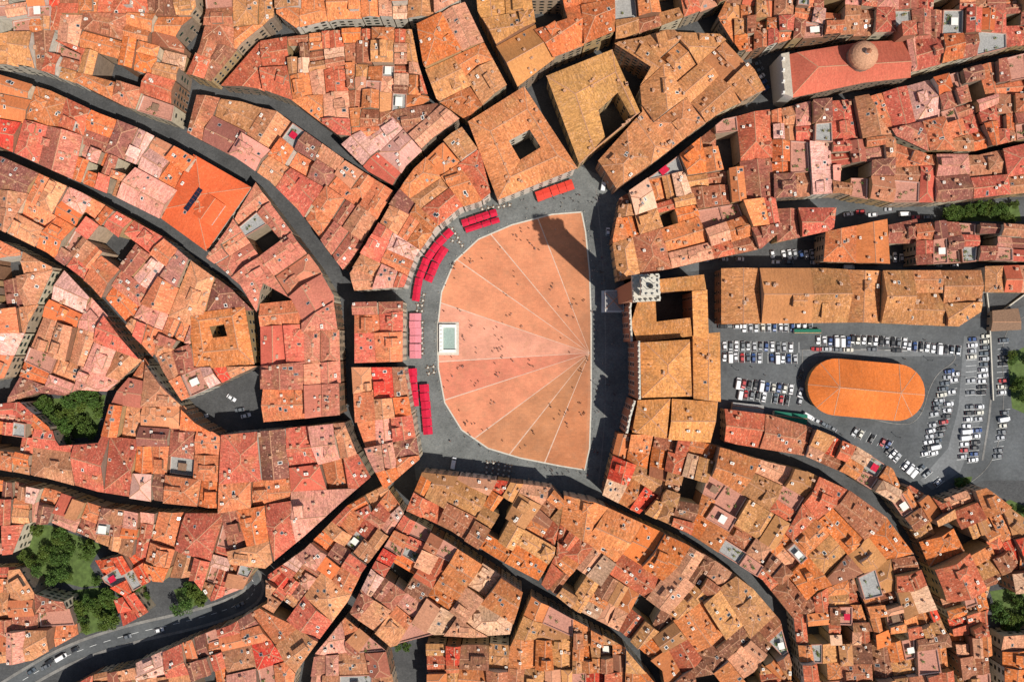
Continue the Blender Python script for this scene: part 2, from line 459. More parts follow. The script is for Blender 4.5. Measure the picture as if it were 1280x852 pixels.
X0=-60;X1=1340;Y0=-60;Y1=910
block([(X0,Y0),(78,Y0),(82,0),(66,55),(100,70),(92,100),(40,82),(0,76),(X0,68)],15,wallsel=.95)
block([(86,Y0),(240,Y0),(245,10),(215,45),(228,60),(212,148),(160,132),(100,103),(108,68),(76,52)],16)
block([(250,Y0),(330,Y0),(340,20),(300,52),(262,98),(238,92),(252,60),(262,20)],15)
block([(345,Y0),(570,Y0),(572,2),(540,18),(470,20),(420,22),(372,34),(350,18)],16,wallsel=0.95)
block([(322,52),(370,44),(440,38),(512,38),(520,80),(533,122),(490,150),(455,172),(425,168),(395,145),(365,122),(320,106),(278,102)],14)
block([(248,122),(300,128),(345,142),(380,168),(428,202),(488,240),(468,275),(440,318),(428,332),(405,300),(375,260),(340,225),(300,197),(238,165)],14)
block([(432,182),(495,140),(545,132),(570,150),(540,172),(505,205),(490,228),(462,212)],15)
block([(525,35),(580,8),(605,60),(630,106),(582,145),(548,122),(532,80)],15)
block([(590,Y0),(655,Y0),(662,5),(668,42),(690,74),(648,105),(600,15)],18,sizes=(250,300,400),color=(0.56,0.25,0.08))
block([(655,Y0),(760,Y0),(764,42),(692,72),(672,42),(712,30),(705,0),(664,0)],18,sizes=(250,300,400),color=(.6,.15,.05))
block([(768,Y0),(890,Y0),(905,0),(830,28),(772,48)],15)
block([(900,22),(965,Y0),(1000,Y0),(985,48),(955,58),(925,62)],15)
block([(1010,Y0),(X1,Y0),(X1,48),(1280,52),(1160,82),(1140,88),(1132,40),(1060,42),(992,48)],15)
block([(1090,122),(1160,102),(1280,70),(X1,60),(X1,168),(1280,170),(1220,185),(1160,186),(1122,168),(1102,142)],14)
block([(968,140),(1010,130),(1080,124),(1096,155),(1120,182),(1160,196),(1225,196),(1280,183),(X1,180),(X1,232),(1280,238),(1180,250),(1115,250),(1050,238),(970,245)],14)
block([(778,248),(830,212),(870,180),(905,152),(960,140),(966,240),(974,285),(950,308),(870,325),(775,348),(768,300)],14)
block([(978,262),(1043,262),(1040,285),(978,298)],11,sizes=(200,200,300))
block([(1035,292),(1110,276),(1113,326),(1033,324)],12,sizes=(200,300,350),color=(0.58,0.18,.06))
block([(1118,282),(1150,275),(1150,300),(1118,300)],9)
block([(1150,282),(1180,278),(1280,284),(X1,275),(X1,328),(1240,322),(1150,328)],12)
block([(905,338),(1030,338),(1080,341),(1226,340),(1226,388),(1200,405),(1080,400),(905,402)],14,sizes=(350,450,600),kind='gable',color=(0.48,0.2,0.075))
block([(1238,335),(X1,328),(X1,362),(1238,362)],11)
block([(775,545),(812,545),(805,595),(835,605),(800,640),(757,618)],14)
block([(820,548),(868,553),(905,562),(960,580),(1010,592),(1060,615),(1108,650),(1138,690),(1110,695),(1070,718),(1020,735),(992,768),(955,722),(905,690),(860,662),(810,640),(842,602),(814,592)],15)
block([(1142,698),(1160,745),(1185,800),(1203,Y1),(1110,Y1),(1095,790),(1075,722),(1115,702)],14)
block([(1066,724),(1086,790),(1098,Y1),(1015,Y1),(1005,840),(997,770),(1025,742)],14)
block([(912,515),(965,522),(1010,535),(1075,562),(1120,590),(1128,608),(1118,625),(1065,592),(1010,568),(912,552)],11)
block([(1122,628),(1145,612),(1178,632),(1230,612),(1290,655),(1278,700),(1250,720),(1235,770),(1250,Y1),(1220,Y1),(1200,800),(1180,735),(1155,675)],12)
block([(1262,800),(X1,790),(X1,Y1),(1262,Y1)],11)
block([(1262,690),(X1,670),(X1,730),(1270,738)],12)
block([(530,592),(600,600),(690,612),(702,625),(690,690),(672,722),(620,695),(565,660),(512,635)],15)
block([(708,622),(740,628),(800,655),(855,680),(900,708),(940,738),(972,775),(988,835),(990,Y1),(850,Y1),(830,835),(780,790),(720,760),(680,728),(698,692)],14)
block([(505,648),(560,680),(650,738),(635,790),(590,793),(540,790),(490,803),(442,762),(470,705)],14)
block([(640,812),(666,750),(720,780),(780,812),(820,858),(830,Y1),(540,Y1),(535,808),(600,808)],13)
block([(432,775),(480,815),(510,Y1),(370,Y1),(395,820)],13)
block([(480,612),(500,640),(480,670),(450,710),(430,750),(400,790),(365,838),(340,Y1),(185,Y1),(170,835),(230,808),(290,785),(338,757),(338,722),(385,688),(436,636)],13,grow=1.6)
block([(165,838),(178,Y1),(30,Y1),(75,870),(110,850)],11)
block([(282,545),(340,540),(430,530),(445,568),(460,595),(425,625),(380,666),(333,705),(292,700),(278,640)],15,sizes=(150,220,300,400),color=None)
block([(X0,82),(0,97),(60,115),(120,143),(170,162),(226,190),(243,200),(200,270),(150,245),(100,225),(45,200),(0,180),(X0,170)],15)
SP=(0.62,0.11,0.035)
h1=ccw(WP([(242,193),(314,234),(258,314),(200,272)],15))
block([(318,232),(340,262),(365,295),(395,335),(415,370),(421,410),(424,515),(386,519),(382,400),(368,372),(330,350),(322,385),(305,355),(264,322),(290,285)],15,sizes=(90,140,200,300),color=(0.58,0.2,0.12))
block([(328,382),(366,378),(378,405),(383,520),(330,525)],14,sizes=(150,220,300))
block([(X0,185),(0,198),(45,218),(100,243),(150,270),(200,298),(235,325),(190,440),(150,395),(115,355),(60,313),(0,283),(X0,265)],14)
block([(240,330),(290,365),(308,385),(237,392),(235,425),(240,462),(318,458),(270,478),(228,497),(205,462),(195,440)],14)
block([(X0,280),(0,303),(62,335),(30,405),(0,470),(X0,500)],13)
block([(76,342),(110,375),(150,420),(172,450),(132,486),(95,484),(75,492),(45,488),(10,500),(40,425)],13)
block([(176,452),(210,492),(245,530),(275,548),(272,632),(200,625),(120,612),(60,595),(0,583),(X0,578),(X0,530),(-10,508),(25,505),(60,535),(72,560),(125,556),(140,505)],13)
block([(X0,597),(0,605),(60,617),(120,637),(188,645),(178,700),(125,680),(60,652),(25,652),(12,690),(X0,700)],12)
block([(195,645),(275,645),(290,705),(312,712),(300,735),(262,750),(245,722),(190,725),(180,712)],12)
block([(X0,720),(20,715),(38,745),(75,755),(88,795),(40,822),(X0,845)],11)
block([(112,708),(160,696),(180,712),(180,728),(150,745),(125,730)],10,sizes=(60,90),color=(.62,.08,.03))
block([(140,755),(160,748),(175,768),(150,782)],9,sizes=(60,90),color=(.6,.09,.05))
# ring round the piazza
block([(578,165),(600,195),(612,243),(600,252),(575,260),(545,285),(518,322),(505,358),(445,362),(440,342),(465,302),(490,257),(520,214),(550,185)],18,sizes=(100,150,220),wallsel=0.95,terr=False,grow=.5)
block([(445,380),(503,378),(503,450),(445,452)],17,sizes=(120,180,240),wallsel=0.85,terr=False,grow=.5)
block([(443,460),(505,460),(513,505),(524,572),(482,608),(462,570),(447,530)],17,sizes=(120,180,240),wallsel=0.85,terr=False,grow=.5)

# ------------------------------------------------------------ courtyard palaces
def palace(outer,inner,eave,color,name,slope=0.42,ws=0.2,href=None,wall=None):
    h=href or eave
    O=WP(outer,h); I=WP(inner,h)
    if area(O)<0: O=O[::-1]; I=I[::-1]
    mb=MB(); n=len(O)
    mid=[((O[i][0]*.45+I[i][0]*.55),(O[i][1]*.45+I[i][1]*.55)) for i in range(n)]
    def quad(a,b,c,d,za,zc):
        L=math.hypot(b[0]-a[0],b[1]-a[1])+1e-6; dx,dy=(b[0]-a[0])/L,(b[1]-a[1])/L; o1=R.uniform(0,300)
        pts=[a+(za,),b+(za,),c+(zc,),d+(zc,)]
        mb.add(pts,M_roof,[((q[0]*dx+q[1]*dy)+o1,(-q[0]*dy+q[1]*dx)*1.05+o1) for q in pts])
    rz=eave+slope*5
    for i in range(n):
        j=(i+1)%n
        quad(O[i],O[j],mid[j],mid[i],eave,rz); quad(mid[i],mid[j],I[j],I[i],rz,eave)
        for a,b,z,z2 in ((mid[i],mid[j],rz,rz),(O[i],mid[i],eave,rz)):
            L=math.hypot(b[0]-a[0],b[1]-a[1]); nx,ny=-(b[1]-a[1])/L*.25,(b[0]-a[0])/L*.25
            for sg in(1,-1): mb.add([a+(z+.15,),b+(z2+.15,),(b[0]+nx*sg,b[1]+ny*sg,z2-.07),(a[0]+nx*sg,a[1]+ny*sg,z-.07)],M_ridge)
        mb.add([O[i]+(eave-.35,),O[j]+(eave-.35,),O[j]+(eave,),O[i]+(eave,)],M_edge)
        mb.add([I[i]+(eave-.35,),I[j]+(eave-.35,),I[j]+(eave,),I[i]+(eave,)],M_edge)
    oi=inset(O,0.6); ii=inset(I,-0.5)
    for q,sg in ((oi,1),(ii,-1)):
        for i in range(n):
            a,b=q[i],q[(i+1)%n]
            mb.add([a+(0,),b+(0,),b+(eave+.1,),a+(eave+.1,)],wall or M_wall)
            L=math.hypot(b[0]-a[0],b[1]-a[1]); dx,dy=(b[0]-a[0])/L,(b[1]-a[1])/L; nx,ny=dy*sg,-dx*sg
            k=int(L/4)
            for f in range(int((eave-2)/5)):
                z=1.5+f*5
                for c in range(k):
                    t=(c+.5)*L/k
                    for w,e,off,m in ((2.0,.3,.02,M_frame),(1.4,0,.05,M_pane)):
                        x0,y0=a[0]+dx*(t-w/2)+nx*off,a[1]+dy*(t-w/2)+ny*off
                        mb.add([(x0,y0,z-e),(x0+dx*w,y0+dy*w,z-e),(x0+dx*w,y0+dy*w,z+2.4+e),(x0,y0,z+2.4+e)],m)
    for i in range(n):
        for _ in range(3):
            t=R.random(); j=(i+1)%n; s_=R.uniform(.15,.85)
            x=(O[i][0]*(1-t)+O[j][0]*t)*(1-s_)+(I[i][0]*(1-t)+I[j][0]*t)*s_
            y=(O[i][1]*(1-t)+O[j][1]*t)*(1-s_)+(I[i][1]*(1-t)+I[j][1]*t)*s_
            mb.box(x,y,eave-.5,eave+2.6,.9,.7,0.3,M_chim); mb.box(x,y,eave+2.603,eave+2.75,1.2,1,.3,M_ridge)
    return mb.obj(name,color+(ws,))
OCH=(0.52,0.25,0.08)
palace([(585,152),(655,108),(722,210),(622,250)],[(636,176),(662,162),(676,184),(650,200)],20,(0.56,0.20,0.075),'courtyard_palace',ws=0.95)
palace([(683,95),(765,62),(800,140),(724,205)],[(748,138),(772,116),(790,148),(757,174)],19,OCH,'courtyard_palace',ws=0.2)
block([(768,62),(830,42),(898,45),(940,90),(952,115),(900,140),(865,165),(820,200),(770,236),(748,203),(803,142),(800,110),(812,90)],16,sizes=(200,260,350),color=(0.5,0.21,0.08),grow=.4)
palace([(236,392),(306,383),(318,455),(243,462)],[(262,408),(280,405),(284,420),(266,422)],15,(0.58,0.19,0.06),'courtyard_palace',ws=0.3)

# red-roofed building with solar panels
mb=MB()
od,oe=obb(h1)
if oe[1]-oe[0]<oe[3]-oe[2]: od=(-od[1],od[0])
pl=volume(mb,h1,od,15,'hip',0.25,0,[True]*4,roof=M_roofc,shut=M_shut)
c0=W(262,262,18)
cr=rect(c0[0],c0[1],11,9,math.atan2(od[1],od[0])); volume(mb,ccw(cr),od,18.2,'gable',0.25,14,[True]*4,roof=M_roofc,windows=False)
sx,sy=W(243,250,17)
a=min(pl,key=lambda a:a[0]*sx+a[1]*sy+a[2]); g=math.hypot(a[0],a[1]); gx,gy=a[0]/g,a[1]/g
for i in range(6):
    for j in range(2):
        u=(i-2.5)*1.9; v=(j-.5)*1.3; pts=[]
        for e1,e2 in ((-.9,-.6),(.9,-.6),(.9,.6),(-.9,.6)):
            uu,vv=u+e1,v+e2; x=sx-gy*uu+gx*vv; y=sy+gx*uu+gy*vv; pts.append((x,y,a[0]*x+a[1]*y+a[2]+.25))
        mb.add(pts,M_solar)
details(mb,h1,od,pl,200)
mb.obj('red_roof_house_with_solar_panels',SP+(0.95,))

# ------------------------------------------------------------ church with dome
mb=MB()
nave=ccw(WP([(985,68),(1078,52),(1132,50),(1137,98),(1080,104),(990,122)],16)); dn=Vector((0.99,0.06)).normalized()
volume(mb,nave,(dn.x,dn.y),15,'half',0.4,0,[True]*len(nave),roof=M_roofc)
fp=ccw(WP([(974,70),(984,68),(989,124),(979,120)],16)); mb.prism(fp,0,19,M_white,M_frame)
for yy in (74,88,102,116):
    q=W(979,yy,19); mb.box(q[0],q[1],19.003,20.4,1.6,1.6,0,M_white,taper=.5)
dx_,dy_=W(1081,68,24)
mb.cyl(dx_,dy_,14,22,6.0,6.0,16,M_wall)
for i in range(6):
    t0,t1=i/6*math.pi/2,(i+1)/6*math.pi/2
    mb.cyl(dx_,dy_,22+5*math.sin(t0),22+5*math.sin(t1),6.3*math.cos(t0),6.3*math.cos(t1)+.001,16,M_ridge,cap=False)
mb.cyl(dx_,dy_,26.8,29,1,1,8,M_white); mb.cyl(dx_,dy_,29,30.2,1.2,.05,8,M_edge)
tx,ty=W(1137,35,26); mb.box(tx,ty,0,26,5.5,5.5,.1,M_brick)
volume(mb,ccw(rect(tx,ty,6.2,6.2,.1)),(1,0),26.01,'hip',.35,25.5,None,windows=False)
mb.obj('domed_church',(0.50,0.12,0.07,0.7))

# ------------------------------------------------------------ palazzo
def lot(mb,pts,h,kind,d=(0,1),slope=.36,wall=None,street=True,over=.4):
    p=ccw(WP(pts,h)); return p,volume(mb,p,d,h,kind,slope,0,[street]*len(p),wall=wall or M_brick,over=over)
def merlons(mb,a,b,z,mat,w=1.1,gap=1.1,h=1.5,th=.6):
    L=math.hypot(b[0]-a[0],b[1]-a[1]); ang=math.atan2(b[1]-a[1],b[0]-a[0]); n=int(L/(w+gap))
    for i in range(n):
        t=(i+.5)/n; mb.box(a[0]+(b[0]-a[0])*t,a[1]+(b[1]-a[1])*t,z,z+h,w,th,ang,mat)
mb=MB()
hp=24
lot(mb,[(797,352),(880,343),(882,362),(818,366),(797,372)],hp,'shed',(1,0))
lot(mb,[(864,364),(884,362),(886,424),(866,420)],hp,'shed',(0,1))
lot(mb,[(797,374),(818,368),(820,402),(862,397),(865,420),(797,428),(788,405)],hp,'shed',(1,0),.2)
p,pl=lot(mb,[(800,428),(862,424),(865,495),(802,497)],31,'hip',(0,1),.34); details(mb,p,(0,1),pl,120)
p,pl=lot(mb,[(866,418),(900,415),(901,502),(867,498)],22,'gable',(0,1),.3); details(mb,p,(0,1),pl,150)
p,pl=lot(mb,[(797,500),(838,498),(833,548),(790,540)],23,'hip',(0,1),.36); details(mb,p,(0,1),pl,150)
p,pl=lot(mb,[(840,498),(897,502),(888,553),(835,549)],21,'gable',(1,0),.36); details(mb,p,(1,0),pl,200)
def screen(pts,z,th=1.0):
    Q=WP(pts,z)
    for a,b in zip(Q[:-1],Q[1:]):
        L=math.hypot(b[0]-a[0],b[1]-a[1]); dx,dy=(b[0]-a[0])/L,(b[1]-a[1])/L; nx,ny=-dy*th,dx*th
        if nx<0: nx,ny=-nx,-ny
        poly=ccw([a,b,(b[0]+nx,b[1]+ny),(a[0]+nx,a[1]+ny)])
        mb.prism(poly,0,z,M_brick,M_trav); merlons(mb,(a[0]+nx/2,a[1]+ny/2),(b[0]+nx/2,b[1]+ny/2),z+.003,M_trav,th=.7)
        k=int(L/3.6)
        for f,zz in enumerate((1,7.5,13,18)):
            if zz+3>z: break
            for c in range(k):
                t=(c+.5)*L/k
                for w,e,off,m in ((2.2,.3,.03,M_trav),(1.6,0,.06,M_pane)):
                    x0,y0=a[0]+dx*(t-w/2)-nx/th*off,a[1]+dy*(t-w/2)-ny/th*off
                    mb.add([(x0,y0,zz-e),(x0+dx*w,y0+dy*w,zz-e),(x0+dx*w,y0+dy*w,zz+3+e),(x0,y0,zz+3+e)],m)
screen([(791,350),(786,385),(788,427)],26); screen([(797,426),(798,499)],34); screen([(792,500),(786,520),(782,541)],25)
mb.obj('town_hall_palace',(0.56,0.23,0.07,0.1))
mb=MB(); bx,by=W(779,371,0)
mb.box(bx,by,0,66,7.2,7.2,.05,M_brick)
for z0,z1,w0 in ((66.003,69,7.6),(69.003,71,8.8),(71.003,73.5,10.2)): mb.box(bx,by,z0,z1,w0,w0,.05,M_trav)
for i in range(4):
    an=.05+i*math.pi/2; c,s=math.cos(an),math.sin(an)
    a=(bx+c*4.7-s*-5.0,by+s*4.7+c*-5.0); b=(bx+c*4.7-s*5.0,by+s*4.7+c*5.0)
    merlons(mb,a,b,73.503,M_trav,1,1,1.8,.6)
for sx in(-1,1):
    for sy in(-1,1): mb.box(bx+sx*2.2,by+sy*2.2,73.503,82,1.3,1.3,.0,M_trav)
mb.box(bx,by,82.003,84,6.6,6.6,0,M_trav)
for sx in(-1,1):
    merlons(mb,(bx+sx*2.9,by-3),(bx+sx*2.9,by+3),84.003,M_trav,.8,.8,1.2,.5); merlons(mb,(bx-2.2,by+sx*2.9),(bx+2.2,by+sx*2.9),84.003,M_trav,.8,.8,1.2,.5)
for sx,sy in ((1,1),(-1,1),(1,-1),(-1,-1)): mb.box(bx+sx*1.1,by+sy*1.1,84.003,88,.15,.15,0,M_metal)
mb.cyl(bx,by,85,86.6,1.0,.5,12,M_metal); mb.cyl(bx,by,86.6,87.0,.5,.1,12,M_metal)
mb.obj('bell_tower')
mb=MB(); cxx,cyy=W(768,376,8)
for sx in(-1,1):
    for sy in(-1,1): mb.box(cxx+sx*3,cyy+sy*3.6,0,7.5,1.4,1.4,0,M_marble)
mb.box(cxx,cyy,7.503,8.6,8.2,9.4,0,M_marble); volume(mb,ccw(rect(cxx,cyy,7.6,8.8,0)),(0,1),8.61,'hip',.3,8.5,None,roof=M_gterr,windows=False)
mb.box(cxx-.5,cyy,0.013,.3,9,9.8,0,M_marble)
mb.obj('chapel_loggia',(.3,.3,.28,.9))

# ------------------------------------------------------------ oval market building
mb=MB(); ang=-0.09; ocx,ocy=W(1084,487,8); hl,hr=26.0,12.6
def O2(x,y): return (ocx+x*math.cos(ang)-y*math.sin(ang),ocy+x*math.sin(ang)+y*math.cos(ang))
def stadium(hl,r,n=14):
    o=[]; s=hl-r*1.0
    for i in range(n+1):
        t=-math.pi/2+math.pi*i/n; o.append((s+r*math.cos(t),r*math.sin(t)))
    for i in range(n+1):
        t=math.pi/2+math.pi*i/n; o.append((-s+r*math.cos(t),r*math.sin(t)))
    return o
so=stadium(hl,hr); si=stadium(hl-.8,hr-.8); rid=hl-hr
n=len(so)
for i in range(n):
    a,b=so[i],so[(i+1)%n]
    ra=(max(-rid,min(rid,a[0])),0); rb=(max(-rid,min(rid,b[0])),0)
    ln=math.hypot(b[0]-a[0],b[1]-a[1]) or 1
    pts=[O2(*a)+(7,),O2(*b)+(7,),O2(*rb)+(12,)]; uv=[(i*3,0),(i*3+ln,0),(i*3+ln,13)]
    if abs(ra[0]-rb[0])>.01: pts.append(O2(*ra)+(12,)); uv.append((i*3,13))
    mb.add(pts,M_roofc,uv)
    mb.add([O2(*a)+(6.7,),O2(*b)+(6.7,),O2(*b)+(7,),O2(*a)+(7,)],M_edge)
    c,d=si[i],si[(i+1)%n]; mb.add([O2(*c)+(0,),O2(*d)+(0,),O2(*d)+(6.95,),O2(*c)+(6.95,)],M_wall)
    if i in (0,3,7,11,14,15,18,22,26,29):
        p0=O2(*a); p1=O2(*ra)
        L=math.hypot(p1[0]-p0[0],p1[1]-p0[1]); nx,ny=-(p1[1]-p0[1])/L*.15,(p1[0]-p0[0])/L*.15
        mb.add([(p0[0]+nx,p0[1]+ny,7.1),(p0[0]-nx,p0[1]-ny,7.1),(p1[0]-nx,p1[1]-ny,12.1),(p1[0]+nx,p1[1]+ny,12.1)],M_ridge)
a,b=O2(-rid,0),O2(rid,0); mb.box((a[0]+b[0])/2,(a[1]+b[1])/2,11.9,12.15,2*rid,.4,ang,M_ridge)
mb.obj('oval_market_building',(0.66,0.17,0.035,0.3))

# ------------------------------------------------------------ ground
def sheet(name,poly,z,mat):
    mb=MB(); poly=ccw(poly); mb.add([p+(z,) for p in poly],mat); return mb.obj(name)
mb=MB(); mb.add([(-3000,-3000,0),(3000,-3000,0),(3000,3000,0),(-3000,3000,0)],M_earth); mb.obj('ground')
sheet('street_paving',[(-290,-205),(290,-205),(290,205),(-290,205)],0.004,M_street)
sheet('piazza_paving',WP([(600,245),(720,205),(755,222),(790,245),(790,350),(800,560),(755,622),(690,620),(520,600),(510,520),(495,450),(495,360),(530,290)]),0.008,M_piazza)
sheet('car_park_asphalt',WP([(890,398),(1240,398),(1300,375),(1300,600),(1230,600),(1165,625),(1110,590),(1000,545),(900,520)]),0.008,M_asph)
mb=MB()
for pl_ in ([(1205,420),(1228,420),(1228,520),(1200,590),(1165,612),(1150,600),(1185,560),(1198,510)],[(1000,437),(1190,437),(1190,445),(1000,445)]):
    mb.add([p+(0.012,) for p in ccw(WP(pl_))],M_asphl)
mb.obj('car_park_lane')
def ribbon(pts,w,z,mat,name=None,mb=None,kerb=None,off=0.0):
    P=[Vector(p) for p in pts]; L=[];Rr=[]
    for i,p in enumerate(P):
        t=(P[min(i+1,len(P)-1)]-P[max(i-1,0)]).normalized(); n=Vector((-t.y,t.x))
        L.append(tuple(p+n*(off+w/2))); Rr.append(tuple(p+n*(off-w/2)))
    m=mb or MB()
    for i in range(len(P)-1):
        m.add([Rr[i]+(z,),Rr[i+1]+(z,),L[i+1]+(z,),L[i]+(z,)],mat)
        if kerb:
            for e in (L,Rr): m.add([e[i]+(0,),e[i+1]+(0,),e[i+1]+(z,),e[i]+(z,)],mat)
    if name and not mb: m.obj(name)
    return m
def smooth(pts,k=3):
    for _ in range(k):
        o=[pts[0]]
        for a,b in zip(pts[:-1],pts[1:]): o+=[(a[0]*.75+b[0]*.25,a[1]*.75+b[1]*.25),(a[0]*.25+b[0]*.75,a[1]*.25+b[1]*.75)]
        o.append(pts[-1]); pts=o
    return pts
roadF=smooth(WP([(-20,880),(40,842),(90,815),(160,792),(230,777),(290,760),(322,740),(312,716)]))
ribbon(roadF,6.5,0.008,M_asph,'asphalt_road'); m=MB()
ribbon(roadF,1.3,0.13,M_side,mb=m,kerb=True,off=4.0); ribbon(roadF,1.3,0.13,M_side,mb=m,kerb=True,off=-4.0); m.obj('pavement')
roadR=smooth(WP([(780,352),(860,330),(980,325),(1100,331),(1230,331),(1330,318)])); ribbon(roadR,5,0.008,M_asph,'asphalt_road')
sheet('side_street_asphalt',WP([(970,245),(1120,255),(1290,250),(1290,290),(1120,285),(1035,300),(970,300)]),.007,M_asph)
roadE=smooth(WP([(1300,375),(1255,395),(1240,430),(1245,500),(1235,570),(1200,600),(1165,618)]))
m=MB(); ribbon(roadE,.3,0.14,M_side,mb=m,kerb=True,off=4.0)
for z_ in ([(1003,437),(1190,437),(1197,450),(1165,470),(1150,530),(1110,530),(1030,505),(1003,475)],):
    q=smooth(WP(z_+z_[:1])); ribbon(q,.35,0.14,M_side,mb=m,kerb=True)
ribbon(smooth(WP([(1238,420),(1240,500),(1228,575)])),.9,.13,M_side,mb=m,kerb=True)
m.obj('kerb')

shell=[(727,265),(732,290),(737,340),(739,400),(739,500),(737,560),(731,587),(700,582),(650,572),(610,560),(577,537),(556,503),(548,460),(547,410),(552,365),(568,327),(598,299),(640,281),(690,268)]
shw=WP(shell); F=(W(737,441))
def ray(px,py):
    t=W(px,py); dx,dy=t[0]-F[0],t[1]-F[1]; best=None
    n=len(shw)
    for i in range(n):
        a,b=shw[i],shw[(i+1)%n]; ex,ey=b[0]-a[0],b[1]-a[1]; den=dx*ey-dy*ex
        if abs(den)<1e-9: continue
        s=((a[0]-F[0])*ey-(a[1]-F[1])*ex)/den; u=((a[0]-F[0])*dy-(a[1]-F[1])*dx)/den
        if s>.2 and 0<=u<=1 and (best is None or s>best[0]): best=(s,(F[0]+dx*s,F[1]+dy*s),i+u)
    return best
ends=[(672,272),(612,291),(572,325),(550,378),(547,452),(555,500),(590,550),(634,571),(680,580)]
hits=[ray(*e) for e in ends]
def brick_ground(name,c):
    m,nt,b=newmat(name); g=N(nt,'ShaderNodeNewGeometry'); P=g.outputs['Position']
    f=mrange(nt,noise(nt,P,0.07,6,0.7),0.3,0.7,0.76,1.2); f2=mrange(nt,noise(nt,P,2.2,4,0.8),0.3,0.7,0.88,1.12)
    c2=mix(nt,mrange(nt,noise(nt,P,0.22,5,.7),.48,.72,0,.4),c,(0.42,0.22,0.12))
    br=N(nt,'ShaderNodeTexBrick'); nt.links.new(P,br.inputs['Vector']); br.inputs['Scale'].default_value=.3
    br.inputs['Color1'].default_value=(.92,.92,.92,1); br.inputs['Color2'].default_value=(1.08,1.05,1.03,1); br.inputs['Mortar'].default_value=(.92,.92,.92,1)
    c3=mix(nt,1.0,c2,br.outputs[0],'MULTIPLY')
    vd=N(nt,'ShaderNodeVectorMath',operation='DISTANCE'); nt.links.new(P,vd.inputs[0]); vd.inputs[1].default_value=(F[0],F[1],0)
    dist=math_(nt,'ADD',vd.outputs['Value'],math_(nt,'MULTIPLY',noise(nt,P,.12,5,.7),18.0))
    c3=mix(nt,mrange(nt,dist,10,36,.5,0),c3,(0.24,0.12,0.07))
    nt.links.new(scalecol(nt,c3,math_(nt,'MULTIPLY',f,f2)),b.inputs['Base Color']); return m
wc=[(0.52,0.21,0.10),(0.62,0.24,0.12),(0.58,0.22,0.11),(0.64,0.25,0.13),(0.66,0.29,0.19),(0.60,0.20,0.12),(0.64,0.24,0.13),(0.50,0.21,0.10),(0.45,0.19,0.085),(0.47,0.18,0.08)]
mb=MB()
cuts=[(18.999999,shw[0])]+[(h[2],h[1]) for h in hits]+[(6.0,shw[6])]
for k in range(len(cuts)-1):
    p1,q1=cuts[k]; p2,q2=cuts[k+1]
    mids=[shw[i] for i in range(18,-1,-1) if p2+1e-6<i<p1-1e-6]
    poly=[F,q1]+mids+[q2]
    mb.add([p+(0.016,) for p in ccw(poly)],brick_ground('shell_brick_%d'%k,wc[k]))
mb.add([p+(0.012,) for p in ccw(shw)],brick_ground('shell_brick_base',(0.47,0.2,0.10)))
mb.obj('brick_shell_paving')
mb=MB()
for h in hits:
    q=h[1]; L=math.hypot(q[0]-F[0],q[1]-F[1]); nx,ny=-(q[1]-F[1])/L,(q[0]-F[0])/L; w0,w1=.06,.26
    mb.add([(F[0]+nx*w0,F[1]+ny*w0,.02),(F[0]-nx*w0,F[1]-ny*w0,.02),(q[0]-nx*w1,q[1]-ny*w1,.02),(q[0]+nx*w1,q[1]+ny*w1,.02)],M_line)
ribbon(shw+[shw[0]],.6,.024,M_trav,mb=mb)
ring=[(745,235),(752,300),(757,400),(757,520),(748,606)]
ribbon(smooth(WP(ring)),.5,.013,M_side,mb=mb)
mb.obj('travertine_bands')
mb=MB(); mb.cyl(0,0,0,.85,.18,.13,10,M_trav); mb.cyl(0,0,.85,1.0,.16,.05,10,M_trav); boll=mb.mesh('bollard')
sh2=shw+[shw[0]]; acc=0
for a,b in zip(sh2[:-1],sh2[1:]):
    L=math.hypot(b[0]-a[0],b[1]-a[1]); t=0
    while t<L:
        if acc<=0:
            x,y=a[0]+(b[0]-a[0])*t/L,a[1]+(b[1]-a[1])*t/L; nx,ny=(b[1]-a[1])/L,-(b[0]-a[0])/L
            c=cen(shw)
            if (x+nx-c[0])**2+(y+ny-c[1])**2<(x-c[0])**2+(y-c[1])**2: nx,ny=-nx,-ny
            inst(boll,'stone_bollard',x+nx*1.2,y+ny*1.2); acc=4.5
        t+=.5; acc-=.5
mb=MB(); fx,fy=W(560,423); ly,lx=12.6,7.6
mb.box(fx,fy,.012,.25,lx+2.2,ly+2.2,0,M_trav); mb.box(fx,fy,.253,.45,lx+1,ly+1,0,M_trav)
mb.box(fx-lx/2+.9,fy,.453,2.1,1.8,ly,0,M_marble)
for s in(-1,1): mb.box(fx+.9,fy+s*(ly/2-.7),.453,1.9,lx-1.8,1.38,0,M_marble)
mb.box(fx+lx/2-.35,fy,.453,1.0,.7,ly-2.8,0,M_marble)
mb.add([(fx-lx/2+1.8,fy-ly/2+1.4,.85),(fx+lx/2-.7,fy-ly/2+1.4,.85),(fx+lx/2-.7,fy+ly/2-1.4,.85),(fx-lx/2+1.8,fy+ly/2-1.4,.85)],M_water)
for i in range(7): mb.box(fx-lx/2+.9,fy+(i-3)*1.8,2.103,2.6,1.1,.25,0,M_marble,taper=.6)
for i in range(26):
    t=i/26*2*(lx+3.6+ly+3.6)
    x,y=(t,0) if t<lx+3.6 else ((lx+3.6,t-lx-3.6) if t<lx+ly+7.2 else ((2*lx+ly+10.8-t,ly+3.6) if t<2*lx+ly+10.8 else (0,2*(lx+ly)+14.4-t)))
    mb.cyl(fx-lx/2-1.8+x,fy-ly/2-1.8+y,.012,1.0,.05,.05,6,M_metal)
mb.obj('marble_fountain')

